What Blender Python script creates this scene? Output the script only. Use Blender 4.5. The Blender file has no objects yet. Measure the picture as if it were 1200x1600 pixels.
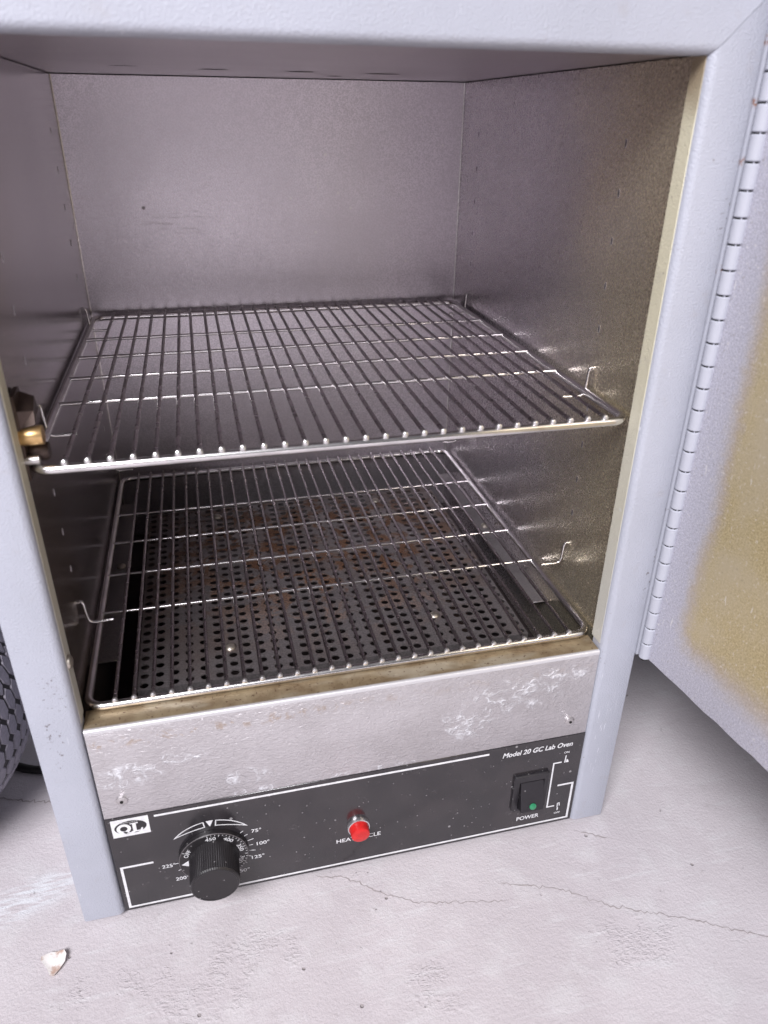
import bpy, bmesh, math, random
from mathutils import Vector, Matrix
random.seed(7)
R = math.radians
scene = bpy.context.scene
C = scene.collection

# ------------------------------------------------------------------ camera
cam_data = bpy.data.cameras.new('camera')
cam = bpy.data.objects.new('camera', cam_data)
C.objects.link(cam)
_r = Vector((0.97129099, -0.23768913, 0.00988425))
_u = Vector((0.10298467, 0.45756316, 0.88319313))
_f = Vector((0.21444808, 0.8568196, -0.46890531))
m = Matrix.Identity(4)
for i in range(3):
    m[i][0], m[i][1], m[i][2] = _r[i], _u[i], -_f[i]
m.translation = (0.0907, -0.3492, 0.4792)
cam.matrix_world = m
cam_data.sensor_fit = 'VERTICAL'
cam_data.sensor_height = 36.0
cam_data.lens = 36.0 * 1159.9 / 1600
cam_data.clip_start = 0.01
cam_data.clip_end = 100
cam_data.dof.use_dof = True
cam_data.dof.focus_distance = 0.56
cam_data.dof.aperture_fstop = 9.0
scene.camera = cam

# ------------------------------------------------------------------ light: soft daylight through a wide opening behind the viewer
world = bpy.data.worlds.new('World')
scene.world = world
world.use_nodes = True
bg = world.node_tree.nodes['Background']
bg.inputs[0].default_value = (0.88, 0.86, 0.94, 1)
bg.inputs[1].default_value = 0.115

def area(name, loc, target, sx, sy, power, col):
    l = bpy.data.lights.new(name, 'AREA')
    l.shape = 'RECTANGLE'; l.size = sx; l.size_y = sy
    l.energy = power; l.color = col
    o = bpy.data.objects.new(name, l); C.objects.link(o)
    o.location = loc
    o.rotation_euler = (Vector(target) - Vector(loc)).to_track_quat('-Z', 'Y').to_euler()
    return o
area('daylight', (-0.95, -1.90, 2.30), (0.17, -0.10, 0.20), 1.3, 1.1, 132, (0.975, 0.96, 1.0))

# added fill lamp: brightens unseen ground behind the viewer, for the back wall's reflection
area('ground_fill_lamp', (-0.20, -4.40, 2.60), (-0.20, -4.20, 0.0), 4.0, 2.4, 185, (0.98, 0.98, 1.0)).data.spread = R(95)

scene.view_settings.view_transform = 'Standard'
scene.view_settings.look = 'None'
scene.view_settings.exposure = 0.20
scene.view_settings.gamma = 1.0
scene.view_settings.use_curve_mapping = False

# ------------------------------------------------------------------ dimensions (metres)
W, P = 0.33, 0.0262
ZP, ZS, ZT, ZC = 0.0905, 0.1640, 0.5062, 0.5072
XL, XR, D = -0.0014, 0.3328, 0.3493
GZ = -0.0045

# ------------------------------------------------------------------ node helpers
def new_mat(name):
    mt = bpy.data.materials.new(name); mt.use_nodes = True
    nt = mt.node_tree
    return mt, nt, nt.nodes['Principled BSDF']
def nd(nt, typ, ins=None, **props):
    n = nt.nodes.new(typ)
    for k, v in props.items(): setattr(n, k, v)
    for k, v in (ins or {}).items():
        s = n.inputs[k]
        if isinstance(v, bpy.types.NodeSocket): nt.links.new(v, s)
        else: s.default_value = v
    return n
def coord(nt): return nt.nodes.new('ShaderNodeTexCoord').outputs['Object']
def noise(nt, co, scale, detail=3, rough=0.55, dist=0.0):
    return nd(nt, 'ShaderNodeTexNoise', {'Vector': co, 'Scale': scale, 'Detail': detail, 'Roughness': rough, 'Distortion': dist}).outputs['Fac']
def math_(nt, op, a, b=0.0, clamp=False):
    return nd(nt, 'ShaderNodeMath', {0: a, 1: b}, operation=op, use_clamp=clamp).outputs[0]
def rng(nt, v, a, b, lo=0.0, hi=1.0, smooth=True):
    return nd(nt, 'ShaderNodeMapRange', {'Value': v, 'From Min': a, 'From Max': b, 'To Min': lo, 'To Max': hi},
              interpolation_type='SMOOTHSTEP' if smooth else 'LINEAR').outputs[0]
def mixc(nt, f, a, b, blend='MIX'):
    n = nd(nt, 'ShaderNodeMix', {0: f}, data_type='RGBA', blend_type=blend)
    for k, v in ((6, a), (7, b)):
        if isinstance(v, bpy.types.NodeSocket): nt.links.new(v, n.inputs[k])
        else: n.inputs[k].default_value = (*v, 1)
    return n.outputs[2]
def xyz(nt, co):
    s = nd(nt, 'ShaderNodeSeparateXYZ', {0: co}); return s.outputs
def mapping(nt, co, scale=(1, 1, 1), loc=(0, 0, 0), rot=(0, 0, 0)):
    return nd(nt, 'ShaderNodeMapping', {0: co, 'Location': loc, 'Rotation': rot, 'Scale': scale}).outputs[0]
def bump(nt, h, dist, strength=1.0, normal=None):
    ins = {'Height': h, 'Distance': dist, 'Strength': strength}
    if normal is not None: ins['Normal'] = normal
    return nd(nt, 'ShaderNodeBump', ins).outputs[0]
def setp(nt, b, **kw):
    names = dict(color='Base Color', rough='Roughness', metal='Metallic', normal='Normal', spec='Specular IOR Level', coat='Coat Weight', aniso='Anisotropic')
    for k, v in kw.items():
        s = b.inputs[names[k]]
        if isinstance(v, bpy.types.NodeSocket): nt.links.new(v, s)
        elif k == 'color': s.default_value = (*v, 1)
        else: s.default_value = v
def blob(nt, co, center, radii):
    """soft 0..1 patch around a point of the surface"""
    v = nd(nt, 'ShaderNodeVectorMath', {0: co, 1: center}, operation='SUBTRACT').outputs[0]
    v = nd(nt, 'ShaderNodeVectorMath', {0: v, 1: tuple(1 / r for r in radii)}, operation='MULTIPLY').outputs[0]
    l = nd(nt, 'ShaderNodeVectorMath', {0: v}, operation='LENGTH').outputs['Value']
    return rng(nt, l, 0.3, 1.0, 1.0, 0.0)
def specks(nt, co, scale, size, density_noise=None):
    v = nd(nt, 'ShaderNodeTexVoronoi', {'Vector': co, 'Scale': scale, 'Randomness': 1.0}, feature='F1')
    near = rng(nt, v.outputs['Distance'], size * 0.6, size, 1.0, 0.0)
    pick = nd(nt, 'ShaderNodeSeparateColor', {0: v.outputs['Color']}).outputs[0]
    return near, pick

# ------------------------------------------------------------------ materials
def paint_material(name, base, yellow=False):
    mt, nt, b = new_mat(name); co = coord(nt)
    n1 = noise(nt, co, 900, 2, 0.5); n2 = noise(nt, co, 2200, 2, 0.5); big = noise(nt, co, 14, 3)
    col = mixc(nt, rng(nt, big, 0.35, 0.7), base, tuple(c * 0.93 for c in base))
    # small scuffs and grime
    sc = noise(nt, mapping(nt, co, (1, 1, 1.6)), 210, 4, 0.65)
    patch = noise(nt, co, 26, 2)
    scuff = math_(nt, 'MULTIPLY', rng(nt, sc, 0.665, 0.70), rng(nt, patch, 0.52, 0.60))
    col = mixc(nt, math_(nt, 'MULTIPLY', scuff, 0.75), col, (0.16, 0.13, 0.12))
    wear = None                                    # chipped strip on the left post, rubbed spots elsewhere
    for c, rr in (((-0.0145, 0, 0.160), (0.006, 1, 0.030)), ((-0.010, 0, 0.195), (0.010, 1, 0.020)), ((0.0015, 0, 0.148), (0.004, 1, 0.010)), ((0.3335, 0, 0.155), (0.006, 1, 0.006)),
                  ((0.354, 0, 0.225), (0.004, 1, 0.030)), ((0.354, 0, 0.435), (0.004, 1, 0.020)), ((-0.003, 0, 0.006), (0.006, 1, 0.006))):
        bl = blob(nt, co, c, rr); wear = bl if wear is None else math_(nt, 'MAXIMUM', wear, bl)
    chips = math_(nt, 'MULTIPLY', rng(nt, noise(nt, co, 330, 4, 0.7), 0.585, 0.63), rng(nt, wear, 0.1, 0.5))
    col = mixc(nt, math_(nt, 'MULTIPLY', chips, 0.8), col, (0.13, 0.11, 0.11))
    rs_ = noise(nt, mapping(nt, co, (10, 1, 1), rot=(0, 0.7, 0)), 60, 3, 0.65)
    col = mixc(nt, math_(nt, 'MULTIPLY', math_(nt, 'MULTIPLY', rng(nt, rs_, 0.60, 0.66), blob(nt, co, (0.343, 0, 0.085), (0.014, 1, 0.05))), 0.65), col, (0.80, 0.81, 0.86))
    lsc = noise(nt, mapping(nt, co, (7, 1, 1), rot=(0, 0.45, 0)), 75, 2, 0.6)      # fine pale scratches
    col = mixc(nt, math_(nt, 'MULTIPLY', math_(nt, 'MULTIPLY', rng(nt, lsc, 0.70, 0.73), rng(nt, patch, 0.50, 0.44)), 0.45), col, (0.78, 0.79, 0.84))
    grime = math_(nt, 'MULTIPLY', rng(nt, noise(nt, co, 55, 4, 0.65), 0.58, 0.72), 0.22)
    col = mixc(nt, grime, col, (0.36, 0.33, 0.33))
    if yellow:
        zz = math_(nt, 'ADD', xyz(nt, co)[2], math_(nt, 'MULTIPLY', math_(nt, 'SUBTRACT', big, 0.5), 0.12))
        col = mixc(nt, rng(nt, zz, 0.18, 0.40, 0.75, 0.0), col, (0.56, 0.555, 0.53))
        col = mixc(nt, rng(nt, zz, 0.470, 0.510, 0.0, 0.85), col, (0.22, 0.15, 0.085))
    h = math_(nt, 'ADD', math_(nt, 'MULTIPLY', n1, 0.8), math_(nt, 'MULTIPLY', n2, 0.25))
    setp(nt, b, color=col, rough=rng(nt, big, 0.3, 0.7, 0.32, 0.44), normal=bump(nt, h, 0.0006, 0.9), spec=0.5)
    return mt
M_paint = paint_material('grey_paint', (0.425, 0.44, 0.505))
M_jamb = paint_material('yellowed_paint', (0.67, 0.63, 0.47), True)

def sheet_material(name, base, tint=None, rough=(0.26, 0.40), metal=0.85, front=None, tintmax=1.0, marks=False):
    """aluminised steel sheet with fine spangle, optional heat tint growing toward the door side"""
    mt, nt, b = new_mat(name); co = coord(nt); s = xyz(nt, co)
    fine = noise(nt, co, 900, 3, 0.6); mid = noise(nt, co, 260, 3, 0.6); big = noise(nt, co, 9, 4, 0.55)
    col = mixc(nt, rng(nt, fine, 0.35, 0.68), tuple(c * 0.78 for c in base), tuple(min(1, c * 1.18) for c in base))
    col = mixc(nt, rng(nt, big, 0.38, 0.66, 0.0, 0.6), col, tuple(c * 0.86 for c in base))
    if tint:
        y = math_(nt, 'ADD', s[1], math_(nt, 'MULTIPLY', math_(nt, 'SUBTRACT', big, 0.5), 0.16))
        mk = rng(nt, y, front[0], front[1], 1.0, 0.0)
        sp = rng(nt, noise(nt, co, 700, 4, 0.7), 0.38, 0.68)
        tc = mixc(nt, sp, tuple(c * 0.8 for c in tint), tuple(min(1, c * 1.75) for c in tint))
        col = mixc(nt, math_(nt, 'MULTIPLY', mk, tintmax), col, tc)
    if marks:      # rubbed horizontal streaks and one dark spot on the back sheet
        stx = noise(nt, mapping(nt, co, (1, 1, 16)), 26, 4, 0.7)
        mkb = math_(nt, 'MULTIPLY', rng(nt, stx, 0.52, 0.66), blob(nt, co, (0.080, D, 0.398), (0.045, 1, 0.016)))
        col = mixc(nt, math_(nt, 'MULTIPLY', mkb, 0.5), col, (0.20, 0.175, 0.185))
        col = mixc(nt, blob(nt, co, (0.0545, D, 0.4105), (0.0022, 1, 0.0022)), col, (0.13, 0.11, 0.115))
    if tint:
        s2 = noise(nt, mapping(nt, co, (1, 30, 3), rot=(R(35), 0, 0)), 26, 3, 0.65)
        m2 = math_(nt, 'MAXIMUM', blob(nt, co, (XR, 0.050, 0.200), (1, 0.045, 0.040)), blob(nt, co, (XR, 0.140, 0.270), (1, 0.06, 0.05)))
        col = mixc(nt, math_(nt, 'MULTIPLY', math_(nt, 'MULTIPLY', rng(nt, s2, 0.58, 0.66), m2), 0.6), col, (0.80, 0.74, 0.64))
    # a few bright scratches and pale spots
    st = noise(nt, mapping(nt, co, (14, 14, 1), rot=(0.5, 0, 0)), 42, 2, 0.6)
    scr = math_(nt, 'MULTIPLY', rng(nt, st, 0.70, 0.74), rng(nt, noise(nt, co, 21, 2), 0.52, 0.62))
    near, pick = specks(nt, co, 95, 0.14)
    dot = math_(nt, 'MULTIPLY', near, rng(nt, pick, 0.93, 0.95))
    col = mixc(nt, math_(nt, 'MULTIPLY', math_(nt, 'MAXIMUM', scr, dot), 0.6), col, (0.75, 0.73, 0.70))
    rr = rng(nt, math_(nt, 'ADD', math_(nt, 'MULTIPLY', fine, 0.85), math_(nt, 'MULTIPLY', big, 0.15)), 0.35, 0.65, rough[0], rough[1])
    setp(nt, b, color=col, metal=metal, rough=rr, normal=bump(nt, fine, 0.00010, 0.5))
    return mt
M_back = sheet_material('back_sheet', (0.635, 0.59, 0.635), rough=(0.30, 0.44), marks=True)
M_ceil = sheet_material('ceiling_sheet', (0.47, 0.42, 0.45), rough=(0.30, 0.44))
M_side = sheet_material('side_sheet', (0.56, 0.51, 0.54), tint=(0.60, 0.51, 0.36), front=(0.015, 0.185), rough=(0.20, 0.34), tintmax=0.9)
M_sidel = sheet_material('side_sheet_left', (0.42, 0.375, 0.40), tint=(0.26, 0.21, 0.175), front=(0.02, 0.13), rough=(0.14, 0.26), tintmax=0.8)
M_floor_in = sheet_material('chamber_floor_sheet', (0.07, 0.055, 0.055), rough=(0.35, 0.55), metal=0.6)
M_ledge = sheet_material('ledge_sheet', (0.30, 0.275, 0.285), rough=(0.35, 0.5), metal=0.6)

def plate_material():
    mt, nt, b = new_mat('perforated_sheet'); co = coord(nt)
    fine = noise(nt, co, 700, 3, 0.6); mid = noise(nt, co, 55, 5, 0.65, 0.6); big = noise(nt, co, 12, 3)
    col = mixc(nt, rng(nt, fine, 0.3, 0.7), (0.19, 0.172, 0.178), (0.29, 0.265, 0.27))
    rust = math_(nt, 'MULTIPLY', rng(nt, mid, 0.45, 0.58), blob(nt, co, (0.17, 0.225, 0.14), (0.24, 0.19, 1)))
    col = mixc(nt, rng(nt, big, 0.45, 0.65, 0.0, 0.35), col, (0.16, 0.11, 0.085))
    col = mixc(nt, math_(nt, 'MULTIPLY', rust, 0.95), col, mixc(nt, rng(nt, fine, 0.4, 0.6), (0.05, 0.022, 0.012), (0.17, 0.075, 0.035)))
    setp(nt, b, color=col, metal=rng(nt, rust, 0, 1, 0.65, 0.05), rough=rng(nt, rust, 0, 1, 0.42, 0.85), normal=bump(nt, fine, 0.0001, 0.6))
    return mt
M_plate = plate_material()

def sill_material():
    mt, nt, b = new_mat('stained_sill_sheet'); co = coord(nt); s = xyz(nt, co)
    n1 = noise(nt, co, 60, 5, 0.65); n2 = noise(nt, co, 420, 3, 0.6); n3 = noise(nt, mapping(nt, co, (1, 3, 1)), 18, 3)
    col = mixc(nt, rng(nt, n1, 0.3, 0.7), (0.36, 0.285, 0.18), (0.22, 0.155, 0.09))
    col = mixc(nt, rng(nt, n3, 0.5, 0.68), col, (0.42, 0.36, 0.27))
    col = mixc(nt, math_(nt, 'MULTIPLY', rng(nt, n2, 0.60, 0.68), 0.8), col, (0.10, 0.05, 0.028))
    edge_tone = rng(nt, s[1], 0.0026, 0.0042, 1.0, 0.0)     # lighter colour along the bent front edge
    col = mixc(nt, edge_tone, col, (0.66, 0.65, 0.67))
    setp(nt, b, color=col, metal=0.45, rough=0.42, normal=bump(nt, n2, 0.00015, 0.6))
    return mt
M_sill = sill_material()

def front_plate_material():
    mt, nt, b = new_mat('weathered_galvanised_sheet'); co = coord(nt); s = xyz(nt, co)
    wr = noise(nt, mapping(nt, co, (1, 1, 1.7), rot=(0, 0.3, 0)), 300, 3, 0.55, 0.9)
    fine = noise(nt, co, 800, 3); big = noise(nt, co, 16, 4, 0.6)
    col = mixc(nt, rng(nt, big, 0.35, 0.65), (0.58, 0.555, 0.575), (0.50, 0.475, 0.49))
    # lime deposits: rings and crusts with a shape of their own
    v = nd(nt, 'ShaderNodeTexVoronoi', {'Vector': mapping(nt, co, (1, 1, 1.25)), 'Scale': 105.0, 'Randomness': 1.0}, feature='F1')
    ring = rng(nt, math_(nt, 'ABSOLUTE', math_(nt, 'SUBTRACT', v.outputs['Distance'], 0.40)), 0.02, 0.10, 1, 0)
    dep = noise(nt, co, 95, 5, 0.7, 1.0)
    area_ = None
    for c, rr in (((0.020, 0, 0.124), (0.030, 1, 0.013)), ((0.052, 0, 0.133), (0.022, 1, 0.007)), ((0.27, 0, 0.137), (0.05, 1, 0.022)), ((0.305, 0, 0.147), (0.03, 1, 0.012)),
                  ((0.235, 0, 0.118), (0.035, 1, 0.018)), ((0.09, 0, 0.106), (0.02, 1, 0.010)), ((0.10, 0, 0.0925), (0.03, 1, 0.004)), ((0.17, 0, 0.0925), (0.05, 1, 0.003))):
        bl = blob(nt, co, c, rr)
        area_ = bl if area_ is None else math_(nt, 'MAXIMUM', area_, bl)
    crust = math_(nt, 'MULTIPLY', math_(nt, 'MAXIMUM', rng(nt, dep, 0.46, 0.72), math_(nt, 'MULTIPLY', ring, rng(nt, dep, 0.42, 0.6))), rng(nt, area_, 0.0, 0.8))
    col = mixc(nt, math_(nt, 'MULTIPLY', crust, 0.6), col, (0.82, 0.84, 0.89))
    line = rng(nt, math_(nt, 'ABSOLUTE', math_(nt, 'SUBTRACT', s[2], 0.152)), 0.0005, 0.006, 1, 0)
    rust = math_(nt, 'MULTIPLY', math_(nt, 'MULTIPLY', rng(nt, noise(nt, co, 150, 4, 0.7), 0.50, 0.62), line), rng(nt, s[0], 0.10, 0.22, 1.0, 0.25))
    col = mixc(nt, math_(nt, 'MULTIPLY', rust, 0.5), col, (0.36, 0.24, 0.14))
    h = math_(nt, 'ADD', wr, math_(nt, 'ADD', math_(nt, 'MULTIPLY', fine, 0.12), math_(nt, 'MULTIPLY', crust, 0.45)))
    setp(nt, b, color=col, metal=rng(nt, crust, 0, 1, 0.55, 0.1), rough=rng(nt, wr, 0.3, 0.7, 0.34, 0.5), normal=bump(nt, h, 0.0009, 0.9))
    return mt
M_front = front_plate_material()

def door_sheet_material():
    mt, nt, b = new_mat('heat_stained_galvanised_sheet'); co = coord(nt); s = xyz(nt, co)
    fine = noise(nt, co, 950, 4, 0.7); mid = noise(nt, co, 200, 4, 0.65); big = noise(nt, co, 13, 4, 0.55)
    col = mixc(nt, rng(nt, fine, 0.32, 0.68), (0.37, 0.365, 0.425), (0.62, 0.61, 0.68))
    wob = math_(nt, 'MULTIPLY', math_(nt, 'SUBTRACT', big, 0.5), 0.030)
    wob2 = math_(nt, 'MULTIPLY', math_(nt, 'SUBTRACT', mid, 0.5), 0.012)
    wv = math_(nt, 'ADD', wob, wob2)
    mx = rng(nt, math_(nt, 'ADD', s[0], wv), 0.016, 0.036)
    mz = rng(nt, math_(nt, 'ADD', s[2], wv), 0.014, 0.046)
    mx2 = rng(nt, math_(nt, 'ADD', s[0], wv), 0.35, 0.365, 1, 0)
    mk = math_(nt, 'MULTIPLY', math_(nt, 'MULTIPLY', mx, mz), mx2)
    st = mixc(nt, rng(nt, fine, 0.32, 0.68), (0.33, 0.255, 0.105), (0.62, 0.51, 0.28))
    st = mixc(nt, rng(nt, big, 0.42, 0.68), st, (0.52, 0.44, 0.29))
    edge = rng(nt, math_(nt, 'ABSOLUTE', math_(nt, 'SUBTRACT', mk, 0.55)), 0.0, 0.45, 0.35, 0.0)
    st = mixc(nt, edge, st, (0.40, 0.25, 0.08))
    col = mixc(nt, math_(nt, 'MULTIPLY', mk, 0.93), col, st)
    sg = noise(nt, co, 420, 3, 0.75)
    col = mixc(nt, rng(nt, sg, 0.57, 0.70, 0.0, 0.55), col, (0.80, 0.77, 0.72))
    col = mixc(nt, rng(nt, sg, 0.43, 0.30, 0.0, 0.45), col, (0.24, 0.19, 0.13))
    sc = noise(nt, mapping(nt, co, (6, 1, 1), rot=(0, 0.5, 0)), 60, 2)
    scr = math_(nt, 'MULTIPLY', rng(nt, sc, 0.68, 0.71), rng(nt, noise(nt, co, 15, 2), 0.46, 0.56))
    col = mixc(nt, math_(nt, 'MULTIPLY', scr, 0.6), col, (0.8, 0.78, 0.74))
    setp(nt, b, color=col, metal=0.35, rough=rng(nt, fine, 0.3, 0.7, 0.34, 0.52), normal=bump(nt, math_(nt, 'ADD', fine, math_(nt, 'MULTIPLY', mid, 0.6)), 0.00018, 0.7))
    return mt
M_door = door_sheet_material()

def wire_material(name, base, rough):
    mt, nt, b = new_mat(name); co = coord(nt)
    n1 = noise(nt, co, 45, 2, 0.5)
    col = mixc(nt, rng(nt, n1, 0.42, 0.66), base, tuple(c * 0.84 for c in base))
    n3 = noise(nt, co, 45, 3)
    col = mixc(nt, math_(nt, 'MULTIPLY', rng(nt, n3, 0.60, 0.72), 0.22), col, (0.30, 0.22, 0.15))
    setp(nt, b, color=col, metal=1.0, rough=rng(nt, n1, 0.3, 0.7, rough, rough + 0.06))
    return mt
M_wire = wire_material('plated_wire_shaded', (0.50, 0.46, 0.475), 0.24)  # darker than the bars: reflection of the dark ceiling put into the colour
M_bar = wire_material('plated_bar', (0.80, 0.78, 0.78), 0.20)

def simple(name, color, rough, metal=0.0, spec=0.5, bscale=None, bdist=0.0001, dirt=None):
    mt, nt, b = new_mat(name); co = coord(nt)
    n = noise(nt, co, bscale or 300, 3)
    c = mixc(nt, rng(nt, n, 0.35, 0.65), color, tuple(x * 0.85 for x in color))
    if dirt:
        near, pick = specks(nt, co, dirt, 0.22)
        c = mixc(nt, math_(nt, 'MULTIPLY', math_(nt, 'MULTIPLY', near, rng(nt, pick, 0.80, 0.84)), 0.55), c, (0.5, 0.48, 0.49))
    setp(nt, b, color=c, rough=rough, metal=metal, spec=spec, normal=bump(nt, n, bdist, 0.4))
    return mt
def panel_material():
    mt, nt, b = new_mat('black_panel_film'); co = coord(nt)
    base = mixc(nt, rng(nt, noise(nt, co, 30, 3), 0.35, 0.65), (0.020, 0.018, 0.021), (0.030, 0.026, 0.029))
    near, pick = specks(nt, co, 330, 0.20); near2, pick2 = specks(nt, co, 130, 0.17)
    cl = rng(nt, noise(nt, co, 35, 3), 0.40, 0.62)
    d = math_(nt, 'MAXIMUM', math_(nt, 'MULTIPLY', near, math_(nt, 'MULTIPLY', rng(nt, pick, 0.76, 0.80), cl)), math_(nt, 'MULTIPLY', near2, rng(nt, pick2, 0.93, 0.95)))
    sm = noise(nt, mapping(nt, co, (1, 1, 1.5)), 70, 5, 0.7)
    d2 = math_(nt, 'MULTIPLY', rng(nt, sm, 0.62, 0.74), 0.12)
    col = mixc(nt, math_(nt, 'ADD', math_(nt, 'MULTIPLY', d, 0.55), d2, True), base, (0.48, 0.46, 0.47))
    setp(nt, b, color=col, rough=rng(nt, math_(nt, 'ADD', d, d2), 0, 0.5, 0.17, 0.6), spec=0.8, normal=bump(nt, noise(nt, co, 1200, 2), 0.00003, 0.35))
    return mt
M_panel = panel_material()
M_black = simple('black_plastic', (0.018, 0.016, 0.018), 0.34, dirt=420)
M_blackm = simple('black_moulded_switch', (0.020, 0.018, 0.022), 0.38, dirt=360)
M_print = simple('white_print', (0.80, 0.80, 0.82), 0.5)
M_print_k = simple('black_print', (0.025, 0.022, 0.026), 0.4)
M_steel = simple('bright_steel', (0.72, 0.70, 0.70), 0.28, 1.0)
M_zinc = simple('zinc_screw', (0.55, 0.50, 0.44), 0.4, 0.9)
M_brass = simple('brass', (0.78, 0.52, 0.24), 0.36, 0.9)
M_darkm = simple('browned_bracket', (0.10, 0.07, 0.06), 0.4, 0.6)
M_void = simple('slot_shadow', (0.012, 0.010, 0.010), 0.9)
M_red = simple('red_lens', (0.62, 0.02, 0.02), 0.25)
M_green = simple('green_lens', (0.035, 0.25, 0.12), 0.25)
M_bezel = simple('nickel_bezel', (0.78, 0.76, 0.78), 0.25, 0.9)
M_soot = simple('soot', (0.05, 0.036, 0.034), 0.7)
M_rubber = simple('black_cord', (0.015, 0.014, 0.015), 0.45)
M_hex = simple('grey_pad', (0.26, 0.24, 0.285), 0.55, bscale=500, bdist=0.0004)
M_hexgap = simple('black_shell', (0.022, 0.018, 0.02), 0.6)
M_tip = simple('weld_tip', (0.85, 0.83, 0.83), 0.3, 0.9)
def hinge_material():
    mt, nt, b = new_mat('hinge_paint'); co = coord(nt); s = xyz(nt, co)
    n1 = noise(nt, co, 600, 2); n2 = noise(nt, co, 240, 4, 0.7)
    rustz = None
    for z in (0.4110, 0.4618, 0.4872, 0.5126):
        q = rng(nt, math_(nt, 'ABSOLUTE', math_(nt, 'SUBTRACT', s[2], z)), 0.0004, 0.0030, 1, 0)
        rustz = q if rustz is None else math_(nt, 'MAXIMUM', rustz, q)
    ru = math_(nt, 'MULTIPLY', rustz, rng(nt, n2, 0.44, 0.6))
    chip = math_(nt, 'MULTIPLY', rng(nt, n2, 0.68, 0.72), 0.8)
    col = mixc(nt, chip, (0.41, 0.42, 0.475), (0.14, 0.11, 0.10))
    col = mixc(nt, math_(nt, 'MULTIPLY', ru, 1.0), col, (0.24, 0.10, 0.05))
    setp(nt, b, color=col, rough=0.42, normal=bump(nt, n1, 0.0002, 0.6))
    return mt
M_hinge = hinge_material()

def concrete_material():
    mt, nt, b = new_mat('worn_concrete'); co = coord(nt); s = xyz(nt, co)
    big = noise(nt, co, 5, 5, 0.6); mid = noise(nt, co, 32, 5, 0.62); fine = noise(nt, co, 420, 4, 0.65)
    col = mixc(nt, rng(nt, big, 0.35, 0.66), (0.65, 0.605, 0.63), (0.56, 0.515, 0.54))
    col = mixc(nt, math_(nt, 'MULTIPLY', rng(nt, mid, 0.48, 0.68), 0.45), col, (0.68, 0.665, 0.68))
    # trowel streaks
    strk = noise(nt, mapping(nt, co, (1, 9, 1), rot=(0, 0, 0.5)), 16, 4, 0.6)
    col = mixc(nt, math_(nt, 'MULTIPLY', rng(nt, strk, 0.56, 0.70), 0.45), col, (0.70, 0.69, 0.71))
    # chalky white smear by the left foot
    sme = math_(nt, 'MULTIPLY', blob(nt, mapping(nt, co, rot=(0, 0, -0.35)), (-0.062, 0.052, 0), (0.085, 0.020, 1)),
                rng(nt, noise(nt, mapping(nt, co, (1, 7, 1), rot=(0, 0, -0.35)), 45, 3), 0.36, 0.6))
    col = mixc(nt, math_(nt, 'MULTIPLY', sme, 0.8), col, (0.78, 0.81, 0.85))
    # dark pits
    near, pick = specks(nt, co, 62, 0.09)
    pit = math_(nt, 'MULTIPLY', near, rng(nt, pick, 0.80, 0.82))
    n3 = noise(nt, co, 130, 5, 0.72)
    pit2 = math_(nt, 'MULTIPLY', rng(nt, n3, 0.665, 0.70), rng(nt, noise(nt, co, 9, 3), 0.50, 0.60))
    pits = math_(nt, 'MAXIMUM', pit, pit2)
    col = mixc(nt, math_(nt, 'MULTIPLY', pits, 0.7), col, (0.27, 0.235, 0.23))
    # rough scaled patches
    sca = None
    for c, rr in (((0.082, -0.047, 0), (0.050, 0.028, 1)), ((0.0, -0.045, 0), (0.06, 0.02, 1)), ((0.045, -0.07, 0), (0.05, 0.02, 1)), ((0.335, -0.095, 0), (0.05, 0.03, 1)), ((0.19, -0.095, 0), (0.03, 0.03, 1))):
        bl = blob(nt, co, c, rr); sca = bl if sca is None else math_(nt, 'MAXIMUM', sca, bl)
    scn = noise(nt, mapping(nt, co, (1, 1.7, 1), rot=(0, 0, 0.4)), 270, 3, 0.6)
    hs = math_(nt, 'MULTIPLY', rng(nt, scn, 0.40, 0.62), rng(nt, math_(nt, 'MULTIPLY', sca, rng(nt, noise(nt, co, 45, 4, 0.7), 0.40, 0.62)), 0.05, 0.8))
    grit = noise(nt, co, 1100, 3, 0.7)
    col = mixc(nt, rng(nt, grit, 0.34, 0.66, 0.30, 0.0), col, (0.40, 0.365, 0.375))
    col = mixc(nt, math_(nt, 'MULTIPLY', rng(nt, noise(nt, co, 70, 5, 0.7), 0.56, 0.72), 0.30), col, (0.42, 0.38, 0.385))
    fine = math_(nt, 'ADD', fine, math_(nt, 'MULTIPLY', grit, 0.35))
    h = math_(nt, 'ADD', math_(nt, 'MULTIPLY', fine, 0.75), math_(nt, 'ADD', math_(nt, 'MULTIPLY', mid, 1.3), math_(nt, 'SUBTRACT', math_(nt, 'MULTIPLY', hs, 0.42), math_(nt, 'MULTIPLY', pits, 1.2))))
    setp(nt, b, color=col, rough=0.72, spec=0.35, normal=bump(nt, h, 0.0011, 0.75))
    return mt
M_conc = concrete_material()
M_crack = simple('crack', (0.37, 0.33, 0.33), 0.9)
def chip_material():
    mt, nt, b = new_mat('flake'); co = coord(nt)
    n = noise(nt, co, 130, 4, 0.6)
    col = mixc(nt, rng(nt, n, 0.50, 0.66), (0.80, 0.77, 0.75), (0.48, 0.34, 0.28))
    setp(nt, b, color=col, rough=0.6, normal=bump(nt, n, 0.0006, 0.6))
    return mt
M_chip = chip_material()

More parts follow.
